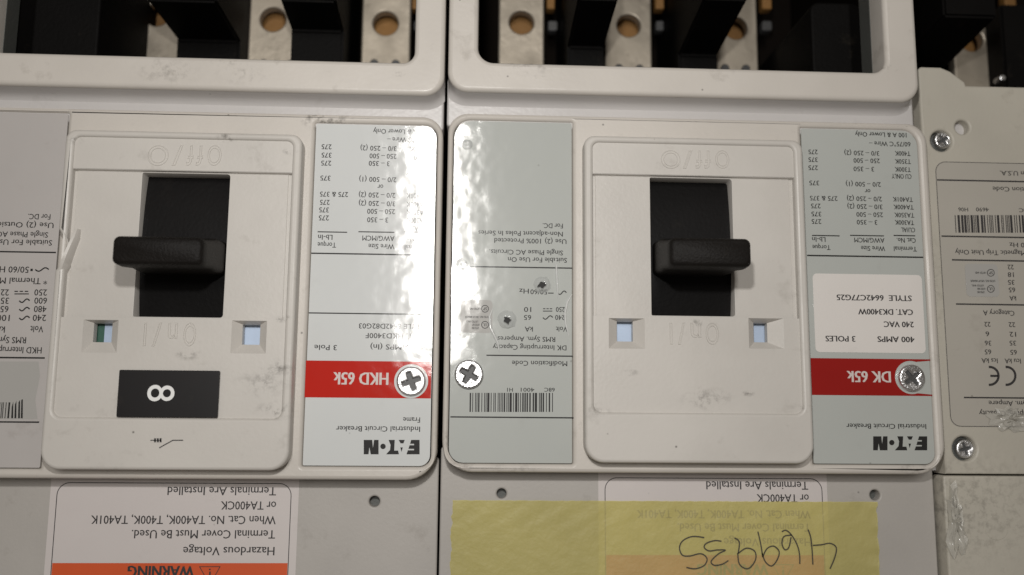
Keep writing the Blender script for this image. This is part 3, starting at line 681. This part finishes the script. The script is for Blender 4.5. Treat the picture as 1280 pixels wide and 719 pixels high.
A.part('printed_text', bm, M['ink'], LR)
bm = bmesh.new(); put_rect(bm, 381.5, 451.5, 539, 497.5, z1); A.part('red_stripe', bm, M['red'], LR)
bm = bmesh.new(); put_text(bm, 'HKD 65k', 417, 485, 473.3, 14.5, z1 + E_, bold=.06); A.part('stripe_text', bm, M['pink'], LR)
x, y = W(514, 476.6, z1); r = 21 / F * H
bm = bmesh.new(); plate_bm(bm, [(x + r * cos(2 * pi * i / 40), y + r * sin(2 * pi * i / 40)) for i in range(40)], [], z1 + .0002, .0002, 0); A.part('washer', bm, M['labelw'])
screw(A, 514, 476.6, 18, ZF, 20)
bm = bmesh.new()
for s, a, b, y in (('For DC.', 35, 63, 271), ('Use (2) Outside Poles', -38, 67, 281), ('Single Phase AC Circuits.', -40, 60, 293), ('Suitable For Use On', -22, 65, 303), ('50/60 Hz', -6, 36, 337), ('* Thermal Magnetic', -34, 59, 351),
                   ('250', 43, 58.6, 365.7), ('22', 1, 11, 365.7), ('600', 43, 58.6, 376), ('35', 1, 11, 376), ('480', 42.5, 58, 386.5), ('65', 0.5, 10.5, 386.5), ('240', 41, 57.5, 397.5), ('100', -4, 12, 397.5), ('Volt', 38, 54, 411.5), ('kA', -6, 6, 412),
                   ('RMS Sym. Amperes', -47, 32.5, 425), ('HKD Interrupting Capacity', -52, 52, 437.5)):
    put_text(bm, s, a, b, y, 7.4 if y > 330 else 6.6, z1)
wavy(bm, 44, 61, 337, z1, 1.6); put_rect(bm, 38, 336, 41, 339, z1)
for y in (376, 386.5, 397.5): wavy(bm, 24, 37, y, z1, 1.6)
put_line(bm, [(18, 367.5), (36, 367.5)], 1.3, z1)
for k in range(3): put_line(bm, [(18 + 6.4 * k, 364.3), (22.5 + 6.4 * k, 364.3)], 1.3, z1)
put_rect(bm, -60, 313.8, 70, 315.6, z1); put_rect(bm, -60, 446, 56, 448, z1); put_rect(bm, -60, 526.5, 49, 528.4, z1)
sb = bmesh.new(); put_poly(sb, [(-40, 452), (48, 452), (50, 470), (44, 500), (47, 524), (-40, 524)], z1 - .00001); A.part('barcode_sticker', sb, M['stick'], LL)
barcode(bm, -50, 12, 503, 523, z1 + .00002, 9)
for k, xx in enumerate((14, 18, 22.5, 26)): put_poly(bm, [(xx, 523), (xx + 2.4, 523), (xx + 2.6, 502 - k), (xx + .6, 509 - 3 * k)], z1)
A.part('printed_text', bm, M['ink'], LL)

bz, sl, inn = bezel(A, ((81, 160), (373, 169), (365, 588), (49, 588)), ((92, 170), (365, 176), (352, 523), (66, 522)), (228, 214), (220, 398),
                ((178, 216), (288, 218), (278, 397), (166, 396)),
                [win((103, 147), (400, 441), (117, 140), (404, 428)), win((289, 333), (401, 442), (303, 325), (406, 431))], broken=True)
emboss(A, (('O', 184, 211), ('/', 215, 229), ('f', 233, 242), ('f', 245, 254), ('O', 259, 277)), 194, 25, ZB - .0008, bz); emboss(A, (('I', 179, 183), ('/', 190, 202), ('n', 209, 222), ('O', 229, 245)), 418, 27, ZB - .0008, bz)
toggle(A, sl, ((139, 294.5), (253, 295.5), (253, 331), (139, 330)))
# broken rim: a splinter of the rim bent inwards
bm = bmesh.new()
def lump(bm, pts, z0, hts, wpx):
    rows = []; N = len(pts)
    pp = [Vector(W(a, b, ZB)) for a, b in pts]
    for i, p_ in enumerate(pp):
        d = (pp[min(i + 1, N - 1)] - pp[max(i - 1, 0)]).normalized(); nn = Vector((-d.y, d.x)); k = wpx[i] / F * H / 2
        rows.append([bm.verts.new((*(p_ + nn * k * s_), z0 + hts[i] * q_)) for s_, q_ in ((-1, 0), (-.9, .7), (-.45, 1), (.2, .95), (.8, .6), (1, 0))])
    for a, b in zip(rows, rows[1:]):
        for i in range(5): bm.faces.new((a[i], b[i], b[i + 1], a[i + 1])).smooth = True
    bm.faces.new(rows[0]); bm.faces.new(rows[-1][::-1]); bmesh.ops.recalc_face_normals(bm, faces=bm.faces)
lump(bm, [(94, 285), (92, 296), (88, 306), (83.5, 318), (79, 330), (74, 340)], ZB - .003, [.0022, .0031, .0034, .0037, .0037, .0028], [7, 9.5, 9.5, 10, 11, 10])
A.part('broken_splinter', bm, M['bezel'], bz)
# black number tag and switch symbol
q = quad((149, 463), (275, 463), (272, 522.5), (146, 521), ZB)
tg = A.plate('number_tag', rr(q, .0003, 2), [], ZB + .0002, .0004, .0001, M['blacktag'], label='black rectangular tag with white figure 8 on its side')
bm = bmesh.new()
vs, fs = font_mesh('8', 0.0, res=6)
cx, cy = W(201.5, 491.5, ZB); mx = (min(v.x for v in vs) + max(v.x for v in vs)) / 2; my = (min(v.y for v in vs) + max(v.y for v in vs)) / 2
hh = max(v.y for v in vs) - min(v.y for v in vs); ww = max(v.x for v in vs) - min(v.x for v in vs)
nv = [bm.verts.new((cx + (v.y - my) * (32 / F * H) / hh, cy - (v.x - mx) * (19.5 / F * H) / ww, ZB + .00025)) for v in vs]
for f in fs:
    try: bm.faces.new([nv[i] for i in f])
    except ValueError: pass
A.part('number_print', bm, M['tagw'], tg)
bm = bmesh.new(); zz = ZB + E_
put_line(bm, [(199, 560), (216, 550.5), (229, 550.5)], 1.3, zz); put_line(bm, [(188, 550.5), (202, 550.5)], 1.1, zz)
for xx in (193, 196.5, 200): put_line(bm, [(xx, 548), (xx + 1.6, 553)], 1.3, zz); put_line(bm, [(xx + 1.6, 548), (xx, 553)], 1.3, zz)
A.part('switch_symbol', bm, M['inkd'], bz)
# collar
co = (W(-20, 60, ZC)[0], W(270, 112, ZC)[1], W(556.3, 60, ZC)[0], W(270, -330, ZC)[1]); co = (co[2] - .1440, co[1], co[2], co[3])
wi = (W(-16, 40, ZC)[0], W(270, 71.5, ZC)[1], W(518.5, 50, ZC)[0], co[3] - .009)
bm = bmesh.new(); plate_bm(bm, rr(co, (.0058, .0058, .004, .004), 9), [rr(wi, (.0045, .0035, .004, .004), 8)], ZC, .0085, .0013, 4)
A.part('terminal_collar', bm, M['plastic'])
A.plate('cover_band', rr((fo[0] + .0006, fo[3] - .004, W(555.5, 130)[0] - .0002, co[1] + .0065), .001, 3), [], ZF - .0009, .008, .0006, M['band'])
foot(A, co)
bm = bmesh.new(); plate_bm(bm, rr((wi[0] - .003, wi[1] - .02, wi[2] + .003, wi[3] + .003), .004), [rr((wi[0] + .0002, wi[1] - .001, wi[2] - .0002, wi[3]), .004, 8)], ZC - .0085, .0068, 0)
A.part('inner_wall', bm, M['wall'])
block(A, co[0] + .0006, co[2] - .0006, W(270, 790, ZL)[1], wi[1] - .0005, wi[3] + .004)
for (a, b, hx, hy, hr) in ((164, 226, 196, 18, 15.5), (327, 372, 341, 24, 16.5), (451, 512, 482, 29, 16.5)):
    if a == 327: b = 385
    terminal(A, a if a != 327 else 309, b, 78, hx, hy, hr)
x_ = W(224, 62, -.052)[0]; fin(A, x_, W(296, 70, -.046)[0], rise(x_, (221, 50), (183, 0), wi[1] - .004, wi[3]))
x_ = W(369.5, 70, -.052)[0]; fin(A, x_, W(430, 70, -.046)[0], rise(x_, (364, 38), (350, 0), wi[1] - .004, wi[3]))
bm = bmesh.new(); plate_bm(bm, rr((W(16, 50, -.020)[0], wi[1] - .006, W(140, 50, -.030)[0], wi[3]), .0008, 3), [], -.020, .060, .0008)
A.part('phase_barrier', bm, M['black'])
lx1 = W(547, 660, ZL)[0]
A.plate('lower_cover', rr((lx1 - .137, W(270, 790, ZL)[1], lx1, W(270, 570, ZL)[1]), .001, 3), [ring(468, 627, 6.5, ZL)], ZL, .0034, .0005, M['lower'])
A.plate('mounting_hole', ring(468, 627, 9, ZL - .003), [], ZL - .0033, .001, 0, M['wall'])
rowsA = [('Terminals Are Installed', 209.6, 345, 614), ('or TA400CK', 276, 345, 632), ('When Cat. No. TA400K, T400K, TA401K', 113.7, 344.6, 650), ('Terminal Cover Must Be Used.', 164.6, 343.8, 668), ('Hazardous Voltage', 229, 343, 689)]
warn_label(A, 61, 372.5, 69, 363.5, 604, 603.5, rowsA, 704, (160, 242, 714.5, 249.5, 275))

# ================================================================== breaker on the right (mostly out of frame)
ZR = -.0045
C = Thing('circuit_breaker', 'right aged beige circuit breaker cut off by the picture edge, with two bare screws', 'circuit breaker', (*W(1400, 370, BASE), BASE), 'circuit breakers side by side on the bench')
xl = W(1147, 130, ZR)[0]; xl2 = W(1182, 585, ZR)[0]; xr = xl + .138
yb = W(1240, 593, ZR)[1]; yt = W(1250, 108, ZR)[1]
x0, y0 = W(1147, 86, ZR); x1, y1 = W(1176, 84, ZR); x2, y2 = W(1202, 99, ZR); x3, y3 = W(1208, 107.5, ZR)
outl = [(xl2, yb), (xr, yb), (xr, yt), (x3, yt), (x3 - .0003, yt + .0012), (x2, y2), (x1 + .003, y1 - .0012), (x1, y1), (x0 + .0012, y1), (x0, y1 - .0010)]
hs = [ring(1203, 159, 9.5, ZR), ring(1177, 176, 14.5, ZR), ring(1206, 561, 15.5, ZR)]
fc = C.plate('front_cover', outl, hs, ZR, .0070, .0007, M['old'])
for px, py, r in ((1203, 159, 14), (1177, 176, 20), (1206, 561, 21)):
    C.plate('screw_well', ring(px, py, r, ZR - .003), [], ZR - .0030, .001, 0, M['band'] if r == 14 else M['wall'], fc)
screw(C, 1177.3, 176, 11.5, ZR - .0020, 30); screw(C, 1205, 561, 12, ZR - .0020, 15)
ox = (W(1172, 300, ZR)[0] + W(1192, 540, ZR)[0]) / 2 - .0002
lq = (ox, W(1240, 534, ZR)[1], xr - .02, W(1230, 203, ZR)[1])
LC = C.plate('label', rr(lq, (.003, .002, .002, .0032), 6), [], ZR + .0001, .0002, 0, M['labelb'], label='beige ratings label with barcode, torn at its foot')
z2 = ZR + .0001 + E_; bm = bmesh.new()
o_ = rr((lq[0] + .0001, lq[1] + .0001, lq[2] - .0001, lq[3] - .0001), (.003, .002, .002, .0032), 6); i_ = inset(o_, .00016); N = len(o_)
O = [bm.verts.new((x, y, z2)) for x, y in o_]; I = [bm.verts.new((x, y, z2)) for x, y in i_]
for i in range(N): bm.faces.new((O[i], O[(i + 1) % N], I[(i + 1) % N], I[i]))
for s, a, b, y, c_ in (('Made in U.S.A.', 1250, 1305, 217, 6), ('Modification Code', 1241, 1312, 237, 6), ('H06', 1198, 1210, 262, 5), ('4690', 1220, 1236, 262, 5), ('68C', 1274, 1288, 263, 5),
                       ('50/60 Hz', 1262, 1298, 306.5, 6), ('For use with Magnetic Trip Unit Only', 1194, 1330, 316.3, 6.2), ('22', 1259.6, 1267, 334, 6), ('18', 1259.8, 1267.2, 343.5, 6), ('35', 1260, 1268, 353, 6), ('65', 1261, 1269, 362.5, 6), ('kA', 1262, 1270, 373, 6),
                       ('Category A', 1229, 1268, 391.5, 6.4), ('22', 1230.5, 1238, 405.5, 6), ('22', 1261, 1269, 406, 6), ('6', 1232, 1236.5, 417.5, 6), ('12', 1262, 1270, 418, 6), ('36', 1231, 1239, 429, 6), ('35', 1262, 1270, 429, 6), ('65', 1231, 1239, 440, 6), ('65', 1263, 1271, 440.5, 6),
                       ('Ics kA', 1227, 1247, 451, 6), ('Icu kA', 1256, 1276, 451.5, 6), ('RMS Sym. Ampere', 1236, 1305, 504.5, 6.2), ('Interrupting Capacity', 1224, 1306, 517, 6.2)):
    put_text(bm, s, a, b, y, c_, z2)
barcode(bm, 1194, 1300, 269, 291, z2, 21)
for a, y in ((1171.5, 226.5), (1177, 296.5), (1190, 326), (1195, 381), (1205, 497.5)): put_rect(bm, a, y - .9, 1320, y + .9, z2)
for cx_ in (1241, 1262):      # CE, upside down: both arcs open to the left
    rad = 11.2
    put_line(bm, [(cx_ - 4 + rad * cos(radians(a)), 470 + rad * sin(radians(a))) for a in range(-95, 96, 10)], 3.0, z2)
put_line(bm, [(1234.5, 470), (1246, 470)], 2.8, z2) if False else put_line(bm, [(1238, 470), (1247.5, 470)], 2.8, z2)
C.part('printed_text', bm, M['inkd'], LC)
listing_mark(C, 1207, 330, 1248, 371, ZR + .00012, LC)
# lower half of this breaker
C.plate('lower_cover', rr((xl2 - .0008, W(1240, 800, ZR)[1], xr, yb - .0005), .0008, 3), [], ZR - .0002, .006, .0006, M['old'])
C.plate('moulding_mark', ring(1246, 660, 15, ZR), [], ZR - .0001, .0003, .00008, M['old'])
bm = bmesh.new(); box_bm(bm, xl2 + .0012, xr, W(1240, 800, ZR)[1], yt - .001, BASE, ZR - .0066); box_bm(bm, xl + .001, xr, yt - .001, W(1240, -330, ZR)[1], BASE, -.082)
C.part('housing', bm, M['body'])
bm = bmesh.new(); xs0, xs1 = xl - .0026, xl + .003
box_bm(bm, xs0, xs1, W(1240, 590, ZR)[1], W(1150, 112, ZR)[1], -.05, ZR - .0055); C.part('side_flange', bm, M['band'])
terminal(C, 1196, 1250, 122, 1215, 50, 16)
x_ = W(1180, 92, -.052)[0]; fin(C, W(1120, 92, -.052)[0], x_, rise(x_, (1180, 88), (1247, 22), yt - .004, yt + .05))
fin(C, W(1252, 92, -.052)[0], W(1330, 92, -.052)[0], [(yt - .004, -.05), (yt + .05, -.05)])
bm = bmesh.new(); x, y = W(1254, 97, -.046); plate_bm(bm, [(x + .0012 * cos(2 * pi * i / 16), y + .0012 * sin(2 * pi * i / 16)) for i in range(16)], [], -.046, .004, .0005); C.part('stud', bm, M['steel'])

# torn remains of clear tape on the right breaker
def shred(name, label, cx, cy, rx, ry, seed, z, mat_='glue'):
    rnd = random.Random(seed); x, y = W(cx, cy, z); t = Thing(name, label, 'tape', (x, y, z))
    bm = bmesh.new(); rings = []; K, R = 26, 6
    edge = [rnd.uniform(.55, 1.15) for _ in range(K)]
    for k in range(1, R + 1):
        q_ = k / R
        rings.append([bm.verts.new((x + rx / F * H * q_ * edge[i] * cos(2 * pi * i / K), y + ry / F * H * q_ * edge[i] * sin(2 * pi * i / K), z + .0002 + rnd.random() * .0016 * (1 if k < R else .4))) for i in range(K)])
    c = bm.verts.new((x, y, z + .0006))
    for i in range(K): bm.faces.new((c, rings[0][i], rings[0][(i + 1) % K])).smooth = True
    for a, b in zip(rings, rings[1:]):
        for i in range(K): bm.faces.new((a[i], b[i], b[(i + 1) % K], a[(i + 1) % K])).smooth = True
    t.part('torn_film', bm, M[mat_])
    return t
shred('tape_remnant', 'crumpled torn clear tape stuck to the lower cover of the right breaker', 1194, 652, 15, 48, 4, ZR)
shred('tape_remnant', 'shiny clear tape scrap over the foot of the right breaker label', 1262, 524, 34, 17, 6, ZR)

# ================================================================== yellow tape with the pen number
zt = ZL + .0006
x0, yT = W(565, 625.5, zt); x1, _ = W(1095, 626, zt); yB = W(860, 790, zt)[1]
T = Thing('yellow_tape', 'strip of yellow translucent tape with handwritten number across the middle breaker', 'tape', ((x0 + x1) / 2, (yT + yB) / 2, ZL))
bm = bmesh.new(); NX, NY = 90, 40; rnd = random.Random(2); gr = []
jl = [rnd.uniform(-.00035, .00035) for _ in range(NY + 1)]
for j in range(NY + 1):
    y = yB + (yT - yB) * j / NY; row = []
    for i in range(NX + 1):
        x = x0 + (x1 - x0) * i / NX
        if i == 0: x += jl[j]
        if i == NX: x += jl[-1 - j] * .7
        yy = y + (rnd.uniform(-.00008, .00008) if j == NY else 0)
        z = zt + .00012 * sin(x * 620 + 3 * sin(y * 300)) * sin(y * 410 + 1.3) + .00005 * sin(x * 2300 + y * 900)
        if i > NX - 3: z += .0002 * (i - NX + 3) * (.5 + .5 * sin(j))
        row.append(bm.verts.new((x, yy, z)))
    gr.append(row)
for j in range(NY):
    for i in range(NX): bm.faces.new((gr[j][i], gr[j][i + 1], gr[j + 1][i + 1], gr[j + 1][i])).smooth = True
T.part('tape_strip', bm, M['tape'])
def st(pts): return [(840 + a * .1719, 650 + b * .1719) for a, b in pts]
def smooth(p, k=3):
    out = []
    for i in range(len(p) - 1):
        a = p[max(i - 1, 0)]; b = p[i]; c = p[i + 1]; d = p[min(i + 2, len(p) - 1)]
        for q_ in range(k):
            t = q_ / k
            out.append(tuple(.5 * (2 * b[m_] + (c[m_] - a[m_]) * t + (2 * a[m_] - 5 * b[m_] + 4 * c[m_] - d[m_]) * t * t + (3 * b[m_] - a[m_] - 3 * c[m_] + d[m_]) * t ** 3) for m_ in (0, 1)))
    return out + [p[-1]]
bm = bmesh.new()
for s_ in ([(990, 70), (1010, 130), (1020, 230), (1025, 325)], [(1025, 185), (1090, 180), (1150, 170), (1195, 200), (1185, 270), (1150, 355)],
           [(800, 85), (830, 75), (870, 110), (910, 180), (928, 250), (930, 320)], [(870, 110), (815, 120), (800, 170), (820, 215), (850, 200), (866, 125)],
           [(625, 85), (638, 140), (650, 200), (660, 270)], [(660, 270), (690, 210), (740, 190), (780, 230), (765, 290), (725, 335), (680, 305), (655, 240)],
           [(455, 130), (490, 160), (482, 240)], [(480, 245), (540, 205), (600, 225), (610, 280), (580, 335), (540, 355), (490, 320), (478, 240)],
           [(360, 155), (310, 150), (250, 170), (235, 200), (270, 225), (330, 218), (390, 220), (340, 245), (285, 300), (310, 330), (370, 320), (410, 295)],
           [(235, 128), (150, 120), (80, 150), (55, 200), (75, 255), (130, 262), (210, 245), (255, 280), (235, 330), (170, 355), (105, 345)]):
    put_line(bm, smooth(st(s_), 4), 1.5, zt + .00032)
T.part('handwriting', bm, M['pen'])
